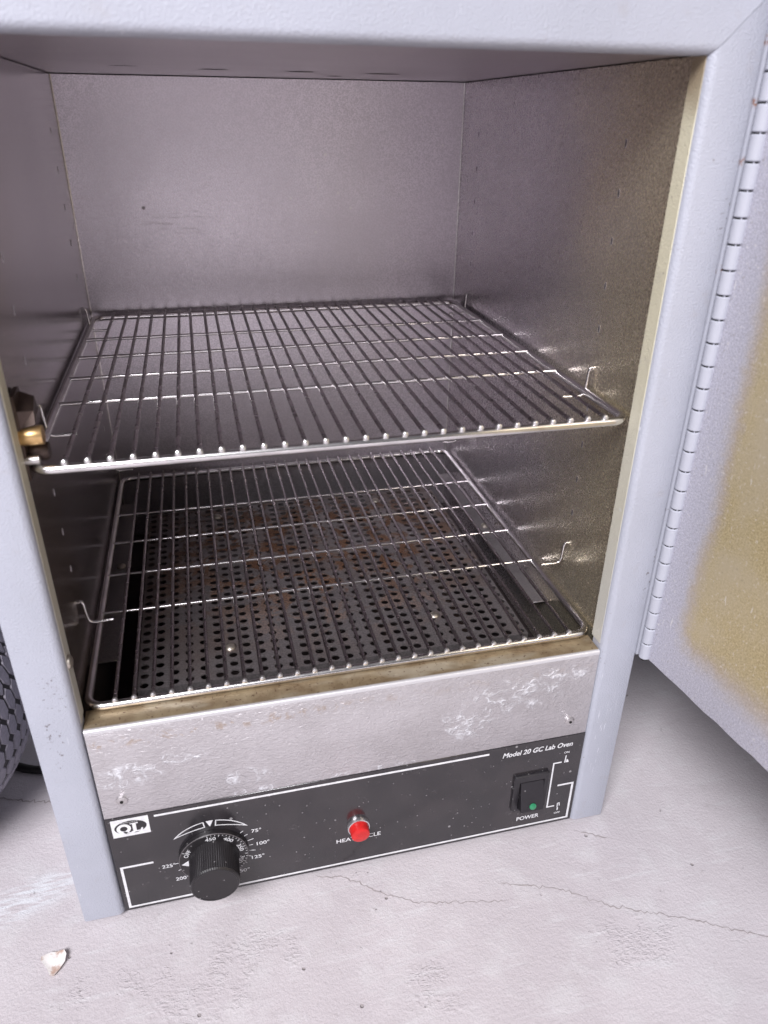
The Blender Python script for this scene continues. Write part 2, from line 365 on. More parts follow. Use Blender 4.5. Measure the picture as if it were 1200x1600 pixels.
# ------------------------------------------------------------------ mesh helpers
def link(name, me, mat, parent=None, smooth=40):
    me.materials.clear(); me.materials.append(mat)
    if smooth:
        me.polygons.foreach_set('use_smooth', [True] * len(me.polygons))
        me.set_sharp_from_angle(angle=R(smooth))
    me.update()
    o = bpy.data.objects.new(name, me); C.objects.link(o)
    if parent is not None: o.parent = parent
    return o
class MB:
    def __init__(s): s.v = []; s.f = []
    def add(s, vs, fs):
        b = len(s.v); s.v += [tuple(v) for v in vs]; s.f += [tuple(i + b for i in f) for f in fs]; return s
    def box(s, x0, x1, y0, y1, z0, z1):
        return s.add([(x, y, z) for x in (x0, x1) for y in (y0, y1) for z in (z0, z1)],
                     [(0, 1, 3, 2), (4, 6, 7, 5), (0, 4, 5, 1), (2, 3, 7, 6), (0, 2, 6, 4), (1, 5, 7, 3)])
    def prism_y(s, pts, y0, y1):
        """polygon in XZ (counter-clockwise seen from the front) extruded from y0 (front) to y1"""
        n = len(pts)
        return s.add([(x, y0, z) for x, z in pts] + [(x, y1, z) for x, z in pts],
                     [tuple(range(n)), tuple(range(2 * n - 1, n - 1, -1))] + [(i, i + n, (i + 1) % n + n, (i + 1) % n) for i in range(n)])
    def flat_y(s, pts, y):
        return s.add([(x, y, z) for x, z in pts], [tuple(range(len(pts)))])
    def strip_y(s, pts, w, y, closed=False, depth=0.0):
        """line of width w along 2-D points in the XZ plane with mitred corners"""
        n = len(pts); L = []; Rr = []
        for i in range(n):
            p = Vector(pts[i])
            a = Vector(pts[i - 1]) if (i > 0 or closed) else None
            c = Vector(pts[(i + 1) % n]) if (i < n - 1 or closed) else None
            d1 = (p - a).normalized() if a is not None else (c - p).normalized()
            d2 = (c - p).normalized() if c is not None else d1
            n1 = Vector((-d1.y, d1.x)); n2 = Vector((-d2.y, d2.x)); mt_ = (n1 + n2).normalized()
            k = w / 2 / max(0.35, mt_.dot(n1))
            L.append(p + mt_ * k); Rr.append(p - mt_ * k)
        b = [(q.x, y, q.y) for q in L] + [(q.x, y, q.y) for q in Rr]
        m_ = n if closed else n - 1
        return s.add(b, [(i, i + n, (i + 1) % n + n, (i + 1) % n) for i in range(m_)])
    def tube(s, path, r, seg=10, closed=False, caps=True):
        pts = [Vector(p) for p in path]; n = len(pts); rings = []
        t0 = (pts[1] - pts[0]).normalized()
        up = Vector((0, 0, 1)) if abs(t0.z) < 0.9 else Vector((1, 0, 0))
        nrm = t0.cross(up).normalized()
        for i in range(n):
            a = pts[i - 1] if (i > 0 or closed) else pts[0]
            c = pts[(i + 1) % n] if (i < n - 1 or closed) else pts[-1]
            t = (c - a).normalized()
            nrm = (nrm - t * nrm.dot(t)).normalized(); bn = t.cross(nrm)
            rings.append([pts[i] + (nrm * math.cos(2 * math.pi * k / seg) + bn * math.sin(2 * math.pi * k / seg)) * r for k in range(seg)])
        vs = [v for rg in rings for v in rg]; fs = []
        for i in range(n if closed else n - 1):
            j = (i + 1) % n
            for k in range(seg):
                l = (k + 1) % seg
                fs.append((i * seg + k, i * seg + l, j * seg + l, j * seg + k))
        if caps and not closed:
            fs.append(tuple(range(seg - 1, -1, -1))); fs.append(tuple((n - 1) * seg + k for k in range(seg)))
        return s.add(vs, fs)
    def lathe(s, prof, origin, axis, seg=32):
        """profile [(radius, distance along axis)]"""
        ax = Vector(axis).normalized(); o = Vector(origin)
        a = ax.orthogonal().normalized(); b = ax.cross(a); n = len(prof); vs = []; fs = []
        for r, h in prof:
            for k in range(seg):
                t = 2 * math.pi * k / seg
                vs.append(o + ax * h + (a * math.cos(t) + b * math.sin(t)) * r)
        for i in range(n - 1):
            for k in range(seg):
                l = (k + 1) % seg
                fs.append((i * seg + k, i * seg + l, (i + 1) * seg + l, (i + 1) * seg + k))
        fs.append(tuple(range(seg - 1, -1, -1))); fs.append(tuple((n - 1) * seg + k for k in range(seg)))
        return s.add(vs, fs)
    def mesh(s, name='mesh'):
        me = bpy.data.meshes.new(name); me.from_pydata(s.v, [], s.f); me.validate(); me.update()
        return me
    def build(s, name, mat, parent=None, smooth=40, fix=True):
        me = s.mesh(name)
        if fix:
            bm = bmesh.new(); bm.from_mesh(me); bmesh.ops.recalc_face_normals(bm, faces=bm.faces); bm.to_mesh(me); bm.free()
        return link(name, me, mat, parent, smooth)
def bevel_box(name, x0, x1, y0, y1, z0, z1, bev, mat, parent=None, seg=3):
    bm = bmesh.new(); me = MB().box(x0, x1, y0, y1, z0, z1).mesh(name); bm.from_mesh(me)
    bmesh.ops.recalc_face_normals(bm, faces=bm.faces)
    bmesh.ops.bevel(bm, geom=list(bm.edges), offset=bev, segments=seg, profile=0.5, affect='EDGES')
    bm.to_mesh(me); bm.free()
    return link(name, me, mat, parent, 40)
def tag(o, label=None, cat=None, group=None, kind=None):
    for k, v in (('label', label), ('category', cat), ('group', group), ('kind', kind)):
        if v: o[k] = v
    return o
def empty(name, loc=(0, 0, 0)):
    o = bpy.data.objects.new(name, None); o.empty_display_size = 0.02; o.location = loc; C.objects.link(o); return o
def text(string, x, z, height, mat, parent, y, name='lettering', width=None, shear=0.0, offset=0.0, rot=0.0, center=(0, 0), spacing=1.0):
    cu = bpy.data.curves.new('t', 'FONT'); cu.body = string; cu.align_x = 'CENTER'; cu.align_y = 'CENTER'
    cu.shear = shear; cu.offset = offset; cu.space_character = spacing; cu.resolution_u = 4
    ob = bpy.data.objects.new('t', cu); C.objects.link(ob)
    dg = bpy.context.evaluated_depsgraph_get(); dg.update()
    me = bpy.data.meshes.new_from_object(ob.evaluated_get(dg))
    bpy.data.objects.remove(ob); bpy.data.curves.remove(cu)
    xs = [v.co.x for v in me.vertices]; ys = [v.co.y for v in me.vertices]
    cx, cy = (min(xs) + max(xs)) / 2, (min(ys) + max(ys)) / 2
    sy = height / (max(ys) - min(ys)); sx = width / (max(xs) - min(xs)) if width else sy
    c_, s_ = math.cos(rot), math.sin(rot)
    for v in me.vertices:
        px, pz = (v.co.x - cx) * sx, (v.co.y - cy) * sy
        v.co = (x + px * c_ - pz * s_, y, z + px * s_ + pz * c_)
    return link(name, me, mat, parent, 0)

# ------------------------------------------------------------------ floor
g = MB()
nG = 8
for i in range(nG):
    for j in range(nG):
        x0, x1 = -6 + 12 * i / nG, -6 + 12 * (i + 1) / nG
        y0, y1 = -6 + 12 * j / nG, -6 + 12 * (j + 1) / nG
        g.add([(x0, y0, 0), (x1, y0, 0), (x1, y1, 0), (x0, y1, 0)], [(0, 1, 2, 3)])
ground = g.build('ground', M_conc, None, 0, fix=False)
ground.location.z = GZ
tag(ground, 'pale worn concrete floor under the oven', kind='structure')

def crack(pts, w, seed):
    rnd = random.Random(seed); path = []
    for a, b in zip(pts[:-1], pts[1:]):
        a, b = Vector(a), Vector(b); L = (b - a).length; n = max(3, int(L / 0.0020)); d = (b - a) / L; nn = Vector((-d.y, d.x))
        for k in range(n):
            path.append(a + (b - a) * (k / n) + nn * rnd.gauss(0, 0.0007))
    path.append(Vector(pts[-1])); n = len(path); vs = []; fs = []
    for i, p in enumerate(path):
        t = (path[min(i + 1, n - 1)] - path[max(i - 1, 0)]).normalized(); nn = Vector((-t.y, t.x))
        ww = w * rnd.uniform(0.35, 1.25) * (1 if 2 < i < n - 3 else 0.25)
        vs += [(p.x + nn.x * ww / 2, p.y + nn.y * ww / 2, 0.0004), (p.x - nn.x * ww / 2, p.y - nn.y * ww / 2, 0.0004)]
    fs = [(2 * i, 2 * i + 1, 2 * i + 3, 2 * i + 2) for i in range(n - 1)]
    return MB().add(vs, fs).build('crack', M_crack, ground, 0)
crack([(0.128, 0.0015), (0.150, -0.004), (0.172, -0.022), (0.1974, -0.0362), (0.2389, -0.045), (0.262, -0.049)], 0.0007, 1)
crack([(0.255, -0.034), (0.2789, -0.0414), (0.300, -0.050), (0.3286, -0.0698), (0.37, -0.088), (0.4181, -0.1132), (0.47, -0.135)], 0.0008, 2)
crack([(-0.18, 0.142), (-0.1027, 0.127), (-0.0677, 0.1155), (-0.02, 0.102)], 0.0012, 3)
crack([(0.330, -0.006), (0.342, -0.013), (0.356, -0.020)], 0.0009, 4)

# ------------------------------------------------------------------ the oven
oven = tag(empty('lab_oven'), 'grey painted laboratory oven with open door, wire racks inside and black control panel', 'lab oven')

# front frame: two posts and a top rail with mitred corners
def post(side):
    # profile in XY, inner edge rounded
    r = 0.0045; prof = []
    inner, outer = (0.0, -P) if side < 0 else (W, W + P)
    sg = 1 if side > 0 else -1
    prof.append((outer, 0.0130)); prof.append((outer, 0.0012)); prof.append((outer - sg * 0.0004, 0.0004)); prof.append((outer - sg * 0.0012, 0.0))
    for k in range(9):
        a = math.pi / 2 * k / 8
        prof.append((inner + sg * (r - r * math.sin(a)), r - r * math.cos(a)))
    prof.append((inner, 0.0130))
    n = len(prof); gap = 0.0002
    vs = [(x, y, 0.0) for x, y in prof] + [(x, y, ZT + abs(x - inner) - gap) for x, y in prof]
    fs = [tuple(range(n)), tuple(range(2 * n - 1, n - 1, -1))] + [(i, i + n, (i + 1) % n + n, (i + 1) % n) for i in range(n)]
    return MB().add(vs, fs).build('frame_post', M_paint, oven, 30)
post(-1); post(1)
r = 0.0045; prof = [(0.0130, ZT + P), (0.0012, ZT + P), (0.0, ZT + P - 0.0012)]
for k in range(9):
    a = math.pi / 2 * k / 8
    prof.append((r - r * math.cos(a), ZT + r - r * math.sin(a)))
prof.append((0.0130, ZT)); n = len(prof); gp = 0.0002
MB().add([(-(z - ZT) + gp, y, z) for y, z in prof] + [(W + (z - ZT) - gp, y, z) for y, z in prof],
         [tuple(range(n)), tuple(range(2 * n - 1, n - 1, -1))] + [(i, i + n, (i + 1) % n + n, (i + 1) % n) for i in range(n)]).build('frame_rail', M_paint, oven, 30)
# heat-yellowed inner jambs
bevel_box('jamb', -0.0026, 0.0003, 0.0042, 0.0150, ZS + 0.004, ZT, 0.0002, M_jamb, oven, 1)
bevel_box('jamb', W - 0.0003, W + 0.0026, 0.0042, 0.0150, ZS + 0.004, ZT, 0.0002, M_jamb, oven, 1)
# outer cabinet
bevel_box('cabinet_side', -P, -P + 0.0015, 0.0135, 0.42, 0.0, ZT + P, 0.0005, M_paint, oven, 1)
bevel_box('cabinet_side', W + P - 0.0015, W + P, 0.0135, 0.42, 0.0, ZT + P, 0.0005, M_paint, oven, 1)
bevel_box('cabinet_top', -P + 0.0017, W + P - 0.0017, 0.0135, 0.42, ZT + P - 0.0015, ZT + P, 0.0005, M_paint, oven, 1)
bevel_box('cabinet_back', -P + 0.0017, W + P - 0.0017, 0.4185, 0.42, 0.0, ZT + P - 0.0017, 0.0005, M_paint, oven, 1)
bevel_box('cabinet_base', -P + 0.0017, W + P - 0.0017, 0.02, 0.418, 0.002, 0.004, 0.0005, M_paint, oven, 1)
for fx in (0.01, 0.32):
    for fy in (0.06, 0.38):
        MB().lathe([(0.009, 0.0), (0.010, 0.001), (0.010, 0.006)], (fx, fy, GZ), (0, 0, 1), 16).build('foot', M_rubber, oven)

# chamber
def panel(name, *a): return bevel_box(name, *a[:6], 0.0003, a[6], oven, 1)
backp = panel('back_panel', XL - 0.0008, XR + 0.0008, D, D + 0.001, 0.1005, ZC - 0.0005, M_back)
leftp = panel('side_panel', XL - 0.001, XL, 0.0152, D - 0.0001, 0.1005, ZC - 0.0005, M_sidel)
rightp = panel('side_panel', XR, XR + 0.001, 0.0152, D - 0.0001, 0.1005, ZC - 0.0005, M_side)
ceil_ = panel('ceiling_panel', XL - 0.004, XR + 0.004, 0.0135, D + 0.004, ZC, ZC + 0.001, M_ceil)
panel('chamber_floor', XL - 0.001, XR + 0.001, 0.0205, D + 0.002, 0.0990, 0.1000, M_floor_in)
# black sheets added behind the walls so that the seams look into darkness
panel('seam_dark_sheet', XL - 0.0045, XL - 0.0040, 0.0152, D + 0.008, 0.101, ZC - 0.0003, M_void)
panel('seam_dark_sheet', XR + 0.0040, XR + 0.0045, 0.0152, D + 0.008, 0.101, ZC - 0.0003, M_void)
panel('seam_dark_sheet', XL - 0.0035, XR + 0.0035, D + 0.004, D + 0.0045, 0.101, ZC - 0.0003, M_void)
for xx in (XL + 0.0003, XR - 0.0003):  # bright beads stand in for light caught on the cut corner edges
    MB().tube([(xx, D - 0.0003, 0.101), (xx, D - 0.0003, 0.30), (xx, D - 0.0003, ZC - 0.0008)], 0.0006, 8).build('corner_edge_glint', M_tip, oven)
# punched shelf slots in the side panels
slot_me = MB().prism_y([(0.0006 * math.cos(t) , 0.0020 * math.sin(t)) for t in [2 * math.pi * k / 12 for k in range(12)]], -0.0001, 0.0001).mesh('slot')
rim_me = MB().tube([(0.0008 * math.cos(t), 0, 0.0023 * math.sin(t)) for t in [2 * math.pi * k / 14 for k in range(14)]], 0.00018, 5, True).mesh('slot_rim')
for wall_, xx in ((leftp, XL + 0.0002), (rightp, XR - 0.0002)):
    for yy in (0.0690, 0.3060):
        for k in range(10):
            zz = 0.468 - 0.026 * k
            if zz in (0.338, 0.208): continue
            for nm, me_, mt_ in (('slot', slot_me, M_void), ('slot_rim', rim_me, M_back)):
                o = link(nm, me_, mt_, wall_, 40)
                o.location = (xx, yy, zz); o.rotation_euler = (0, 0, R(90))
# sooty vent spots in the ceiling
def oval(cx, cy, rx, ry, z, seed):
    rnd = random.Random(seed); pts = []
    for k in range(20):
        t = 2 * math.pi * k / 20; q = rnd.uniform(0.85, 1.12)
        pts.append((cx + rx * math.cos(t) * q, cy + ry * math.sin(t) * q, z))
    return MB().add(pts, [tuple(range(19, -1, -1))]).build('vent_mark', M_soot, ceil_, 0)
for i, (a, b, c) in enumerate(((0.117, 0.245, 0.0095), (0.176, 0.247, 0.0105), (0.2096, 0.298, 0.006), (0.236, 0.251, 0.014), (0.06, 0.226, 0.010))):
    oval(a, b, c, 0.0042 if i != 4 else 0.0024, ZC - 0.0003, i)

# side ledges, back ledge and perforated plate below the lower rack
for x0, x1 in ((XL + 0.0003, 0.0128), (0.3170, XR - 0.0003)):
    led = panel('side_ledge', x0, x1, 0.0850, 0.3260, 0.1470, 0.1482, M_ledge)
    xm = 0.0066 if x0 < 0.1 else 0.3262
    MB().lathe([(0.0036, 0), (0.0036, 0.001), (0.0026, 0.0020), (0.0009, 0.0024)], (xm, 0.2090, 0.1482), (0, 0, 1), 14).build('screw', M_zinc, led)
pm = MB(); nx, ny = 28, 26; px, py = 0.01007, 0.0098; x00, y00 = 0.0290, 0.0640; hr = 0.0030; zt_, zb_ = 0.1400, 0.1390
for i in range(nx):
    for j in range(ny):
        cx, cy = x00 + i * px, y00 + j * py; K = 12
        x0, x1, y0, y1 = cx - px / 2, cx + px / 2, cy - py / 2, cy + py / 2
        if i == 0: x0 = cx - 0.0042
        if i == nx - 1: x1 = cx + 0.0042
        ins = []; outs = []
        for k in range(K):
            t = 2 * math.pi * (k + 0.5) / K; c_, s_ = math.cos(t), math.sin(t)
            ins.append((cx + hr * c_, cy + hr * s_)); q = 1 / max(abs(c_), abs(s_))
            qx, qy = c_ * q, s_ * q
            ox = cx + (qx * (x1 - cx) if qx > 0 else -qx * (x0 - cx)); oy = cy + (qy * (y1 - cy) if qy > 0 else -qy * (y0 - cy))
            outs.append((ox, oy))
        # replace samples nearest to the corners by exact corners
        for (qx, qy) in ((x0, y0), (x1, y0), (x1, y1), (x0, y1)):
            kk = min(range(K), key=lambda k: (outs[k][0] - qx) ** 2 + (outs[k][1] - qy) ** 2)
            outs[kk] = (qx, qy)
        vs = [(a, b, zt_) for a, b in ins] + [(a, b, zt_) for a, b in outs] + [(a, b, zb_) for a, b in ins]
        fs = []
        for k in range(K):
            l = (k + 1) % K
            fs.append((k, K + k, K + l, l)); fs.append((k, l, 2 * K + l, 2 * K + k))
        pm.add(vs, fs)
ex0, ex1 = x00 - 0.0042, x00 + (nx - 1) * px + 0.0042; ey0, ey1 = y00 - py / 2, y00 + (ny - 0.5) * py
for (ax, ay, bx_, by_) in ((ex0, ey0, ex1, ey0), (ex1, ey0, ex1, ey1), (ex1, ey1, ex0, ey1), (ex0, ey1, ex0, ey0)):
    pm.add([(ax, ay, zt_), (bx_, by_, zt_), (bx_, by_, zb_ - 0.004), (ax, ay, zb_ - 0.004)], [(0, 3, 2, 1)])
plate = pm.build('perforated_plate', M_plate, oven, 0, fix=False)
for sx, sy in ((0.0879, 0.0919), (0.2429, 0.0963), (0.0879, 0.295), (0.2429, 0.295)):
    MB().lathe([(0.0040, 0), (0.0040, 0.0008), (0.0028, 0.0022), (0.0008, 0.0026)], (sx, sy, zt_), (0, 0, 1), 16).build('screw', M_zinc, plate)
for xx in (0.03, 0.165, 0.30):
    MB().box(xx - 0.004, xx + 0.004, 0.075, 0.31, 0.1002, 0.1345).build('plate_support', M_floor_in, plate, 0)
# burner/heater rod under the plate
MB().tube([(0.06, 0.08, 0.118), (0.06, 0.30, 0.118), (0.12, 0.30, 0.118), (0.12, 0.08, 0.118), (0.21, 0.08, 0.118), (0.21, 0.30, 0.118), (0.27, 0.30, 0.118), (0.27, 0.08, 0.118)], 0.004, 8).build('heating_element', M_darkm, oven)

# sill: a folded sheet with a rounded front edge
rs = 0.0016; prof = [(0.0200, 0.1010), (0.0192, 0.1010), (0.0192, ZS - 0.0008)]
prof = [(0.0192, 0.1010), (0.0192, ZS)]
for k in range(7):
    a = math.pi / 2 * k / 6
    prof.append((0.0012 + rs - rs * math.sin(a), ZS - rs + rs * math.cos(a)))
prof += [(0.0012, ZS - 0.0030), (0.0022, ZS - 0.0030), (0.0022, ZS - 0.0012), (0.0180, ZS - 0.0012), (0.0180, 0.1010)]
n = len(prof)
MB().add([(0.0006, y, z) for y, z in prof] + [(W - 0.0006, y, z) for y, z in prof],
         [tuple(range(n)), tuple(range(2 * n - 1, n - 1, -1))] + [(i, i + n, (i + 1) % n + n, (i + 1) % n) for i in range(n)]).build('sill', M_sill, oven, 30)
# galvanised front plate below the sill, with two screws
fp = bevel_box('front_plate', 0.0006, W - 0.0006, 0.0012, 0.0024, ZP + 0.0002, ZS - 0.0032, 0.0004, M_front, oven, 2)
for sx, sz in ((0.0132, 0.1047), (0.3151, 0.1047)):
    sc = MB().lathe([(0.0036, 0), (0.0034, 0.0008), (0.0024, 0.0013), (0.0010, 0.0015)], (sx, 0.0012, sz), (0, -1, 0), 20).build('screw', M_steel, fp)
    MB().lathe([(0.0011, 0), (0.0011, 0.0003)], (sx, -0.0003, sz), (0, -1, 0), 10).build('recess', M_void, sc)

# ------------------------------------------------------------------ control panel
PY = 0.0010
cp = bevel_box('control_panel', 0.0004, W - 0.0004, PY, 0.0022, 0.0008, ZP, 0.0003, M_panel, oven, 1)
Y1 = PY - 0.00015
MB().strip_y([(0.0300, 0.0866), (0.2563, 0.0862)], 0.0017, Y1).build('border_line', M_print, cp, 0)
MB().strip_y([(0.0242, 0.0440), (0.0040, 0.0440), (0.0040, 0.0042), (0.3262, 0.0042), (0.3262, 0.0410), (0.3140, 0.0410)], 0.0017, Y1).build('border_line', M_print, cp, 0)
MB().strip_y([(0.3142, 0.0650), (0.3080, 0.0650), (0.3080, 0.0195), (0.3140, 0.0195)], 0.0012, Y1).build('border_line', M_print, cp, 0)
text('Model 20 GC Lab Oven', 0.2938, 0.0822, 0.0046, M_print, cp, Y1, width=0.0540, shear=0.22, offset=0.020)
text('POWER', 0.2930, 0.0128, 0.0040, M_print, cp, Y1, width=0.0180, offset=0.02)
text('HEAT CYCLE', 0.1625, 0.0280, 0.0037, M_print, cp, Y1, width=0.0320, offset=0.012)
text('ON', 0.3170, 0.0742, 0.0018, M_print, cp, Y1, width=0.0042, offset=0.02)
text('OFF', 0.3172, 0.0112, 0.0018, M_print, cp, Y1, width=0.0050, offset=0.02)
# little lever pictograms beside ON and OFF
ic = MB(); ic.flat_y([(0.3162, 0.0640), (0.3172, 0.0640), (0.3174, 0.0712), (0.3166, 0.0712)], Y1); ic.flat_y([(0.3176, 0.0640), (0.3198, 0.0640), (0.3190, 0.0666), (0.3178, 0.0672)], Y1)
ic.build('lever_symbol', M_print, cp, 0)
ic = MB(); ic.flat_y([(0.3166, 0.0138), (0.3174, 0.0138), (0.3176, 0.0168), (0.3165, 0.0168)], Y1); ic.strip_y([(0.3166, 0.0170), (0.3164, 0.0214), (0.3178, 0.0218), (0.3182, 0.0186)], 0.0007, Y1)
ic.build('lever_symbol', M_print, cp, 0)
# badge
badge = MB().flat_y([(0.0036, 0.0728), (0.0264, 0.0728), (0.0264, 0.0884), (0.0036, 0.0884)], Y1 + 0.00005).build('badge', M_print, cp, 0)
bx0, bz0 = 0.0150, 0.0806
def ell(rx, rz, cx=bx0, cz=bz0, n=36): return [(cx + rx * math.cos(2 * math.pi * k / n), cz + rz * math.sin(2 * math.pi * k / n)) for k in range(n)]
MB().flat_y(ell(0.0098, 0.0058), Y1 - 0.0001).build('emblem_oval', M_print_k, badge, 0)
# letters Q and L in heavy serif shapes
q = MB(); q.strip_y(ell(0.0033, 0.0032, 0.0108, 0.0800, 28), 0.0021, Y1 - 0.0002, True)
q.strip_y([(0.0105, 0.0772), (0.0128, 0.0760), (0.0150, 0.0754), (0.0172, 0.0760)], 0.0013, Y1 - 0.0002)
q.build('emblem_letter', M_print, badge, 0)
l_ = MB(); l_.flat_y([(0.0162, 0.0768), (0.0184, 0.0768), (0.0184, 0.0834), (0.0162, 0.0834)], Y1 - 0.0002)
l_.flat_y([(0.0148, 0.0832), (0.0198, 0.0832), (0.0198, 0.0841), (0.0148, 0.0841)], Y1 - 0.00022)
l_.flat_y([(0.0150, 0.0760), (0.0220, 0.0760), (0.0224, 0.0788), (0.0214, 0.0788), (0.0206, 0.0770), (0.0150, 0.0768)], Y1 - 0.00022)
l_.build('emblem_letter', M_print, badge, 0)
text('QUINCY LAB INC', 0.0146, 0.0852, 0.0007, M_print, badge, Y1 - 0.0002, width=0.0105, offset=0.02)
# dial print
KX, KZ = 0.0630, 0.0412
def pol(rr, deg): return (KX + rr * math.cos(R(deg)), KZ + rr * math.sin(R(deg)))
for a0, a1 in ((97.5, 138), (82.5, 42)):
    out = [pol(0.0313, a0 + (a1 - a0) * k / 14) for k in range(15)]
    inn = [pol(0.0267 + 0.0046 * (k / 10) ** 2.2, a0 + (a1 - a0) * k / 10) for k in range(9, -1, -1)]
    MB().strip_y(out + inn, 0.0007, Y1, True).build('dial_mark', M_print, cp, 0)
MB().flat_y([pol(0.0262, 90), pol(0.0318, 85.8), pol(0.0318, 94.2)], Y1).build('dial_mark', M_print, cp, 0)
for s_, a, rr in (('225°', 187, 0.0300), ('200°', 219, 0.0290), ('75°', 27, 0.0315), ('100°', 2, 0.0318), ('125°', 337, 0.0300), ('150°', 308, 0.0290), ('175°', 245, 0.0290)):
    p_ = pol(rr, a)
    text(s_, p_[0] + (0.0012 if a in (27, 2, 337) else 0), p_[1], 0.0034, M_print, cp, Y1, width=0.0086 if len(s_) == 4 else 0.0066, offset=0.010)
for a in (14, 350, 203, 323, 27.5, 2.5, 337.5, 187, 38):
    MB().strip_y([pol(0.0236, a), pol(0.0262 if a not in (14, 350) else 0.0278, a)], 0.0005, Y1).build('dial_tick', M_print, cp, 0)
# knob
knob = MB().lathe([(0.0228, 0.0), (0.0228, 0.0030), (0.0222, 0.0036), (0.0160, 0.0036)], (KX, PY - 0.0002, KZ), (0, -1, 0), 56).build('temperature_knob', M_black, oven)
kv = MB(); prof = [(0.0165, 0.0036), (0.0161, 0.0050), (0.0157, 0.0232), (0.0151, 0.0243), (0.0143, 0.0245), (0.0139, 0.0242), (0.0050, 0.0239)]
seg = 216; vs = []; fs = []
for (rr, h) in prof:
    for k in range(seg):
        t = 2 * math.pi * k / seg
        q_ = rr + (0.00024 if (k % 3 == 0 and 0.0045 < h < 0.0236) else 0.0)
        vs.append((KX + q_ * math.cos(t), PY - 0.0002 - h, KZ + q_ * math.sin(t)))
for i in range(len(prof) - 1):
    for k in range(seg):
        l = (k + 1) % seg; fs.append((i * seg + k, (i + 1) * seg + k, (i + 1) * seg + l, i * seg + l))
fs.append(tuple((len(prof) - 1) * seg + k for k in range(seg)))
kv.add(vs, fs).build('knob_grip', M_black, knob, 25)
YK = PY - 0.0002 - 0.0036 - 0.0002
MB().flat_y([pol(0.0212, 182), pol(0.0165, 172), pol(0.0165, 192)], YK).build('pointer_mark', M_print, knob, 0)
MB().tube([(KX + 0.02235 * math.cos(2 * math.pi * k / 64), YK + 0.0006, KZ + 0.02235 * math.sin(2 * math.pi * k / 64)) for k in range(64)], 0.0003, 5, True).build('skirt_edge', M_ledge, knob)
for s_, a in (('450', 92), ('400', 55), ('350', 17), ('300', -20), ('250', -56), ('OFF', 152)):
    p_ = pol(0.0186, a)
    text(s_, p_[0], p_[1], 0.0029, M_print, knob, YK, width=0.0070, rot=R(a - 90), offset=0.010)
for i in range(27):
    a = 97 - i * 6.7
    big = i % 3 == 0
    MB().strip_y([pol(0.0221, a), pol(0.0203 if big else 0.0211, a)], 0.0004, YK).build('dial_tick', M_print, knob, 0)
MB().strip_y([pol(0.0221, 152), pol(0.0205, 152)], 0.0005, YK).build('dial_tick', M_print, knob, 0)
# indicator light
LX, LZ = 0.1622, 0.0405
lamp = MB().lathe([(0.0081, 0), (0.0081, 0.0020), (0.0078, 0.0026), (0.0072, 0.0028), (0.0068, 0.0025)], (LX, PY - 0.0001, LZ), (0, -1, 0), 40).build('indicator_light', M_bezel, oven)
MB().lathe([(0.0069, 0.0022), (0.0067, 0.0076), (0.0064, 0.0086), (0.0054, 0.0092), (0.0020, 0.0094)], (LX, PY - 0.0001, LZ), (0, -1, 0), 14).build('lens', M_red, lamp)
# rocker switch
SX0, SX1, SZ0, SZ1 = 0.2775, 0.3050, 0.0245, 0.0600
sw = empty('power_switch'); sw.parent = oven
bz = MB(); ti = 0.0050
def rr_rect(x0, x1, z0, z1, rad, n=4):
    o = []
    for cx, cz, a0 in ((x1 - rad, z1 - rad, 0), (x0 + rad, z1 - rad, 90), (x0 + rad, z0 + rad, 180), (x1 - rad, z0 + rad, 270)):
        for k in range(n + 1): o.append((cx + rad * math.cos(R(a0 + 90 * k / n)), cz + rad * math.sin(R(a0 + 90 * k / n))))
    return o
loops = [(rr_rect(SX0, SX1, SZ0, SZ1, 0.0015), PY), (rr_rect(SX0, SX1, SZ0, SZ1, 0.0015), PY - 0.0018), (rr_rect(SX0 + 0.0008, SX1 - 0.0008, SZ0 + 0.0008, SZ1 - 0.0008, 0.0012), PY - 0.0026),
         (rr_rect(SX0 + 0.0044, SX1 - 0.0036, SZ0 + 0.0020, SZ1 - 0.0064, 0.0004), PY - 0.0022), (rr_rect(SX0 + 0.0048, SX1 - 0.0040, SZ0 + 0.0024, SZ1 - 0.0068, 0.0003), PY + 0.0004)]
n = len(loops[0][0]); vs = []; fs = []
for lp, yy in loops: vs += [(x_, yy, z_) for x_, z_ in lp]
for i in range(len(loops) - 1):
    for k in range(n):
        l = (k + 1) % n; fs.append((i * n + k, (i + 1) * n + k, (i + 1) * n + l, i * n + l))
fs.append(tuple((len(loops) - 1) * n + k for k in range(n)))
bz.add(vs, fs).build('bezel', M_blackm, sw, 30)
rx0, rx1, rz0, rz1 = SX0 + 0.0054, SX1 - 0.0044, SZ0 + 0.0030, SZ1 - 0.0074
rk = MB().add([(rx0, PY, rz0), (rx0, PY - 0.0075, rz0 + 0.0004), (rx0, PY - 0.0020, rz1), (rx0, PY, rz1),
               (rx1, PY, rz0), (rx1, PY - 0.0075, rz0 + 0.0004), (rx1, PY - 0.0020, rz1), (rx1, PY, rz1)],
              [(0, 1, 2, 3), (7, 6, 5, 4), (0, 4, 5, 1), (1, 5, 6, 2), (2, 6, 7, 3), (0, 3, 7, 4)]).build('rocker', M_blackm, sw, 0)
MB().lathe([(0.0027, 0), (0.0026, 0.0006), (0.0015, 0.0012), (0.0004, 0.0014)], ((rx0 + rx1) / 2 + 0.0005, PY - 0.0067, rz0 + 0.0045), (0, -1, 0.2), 18).build('light_lens', M_green, sw)

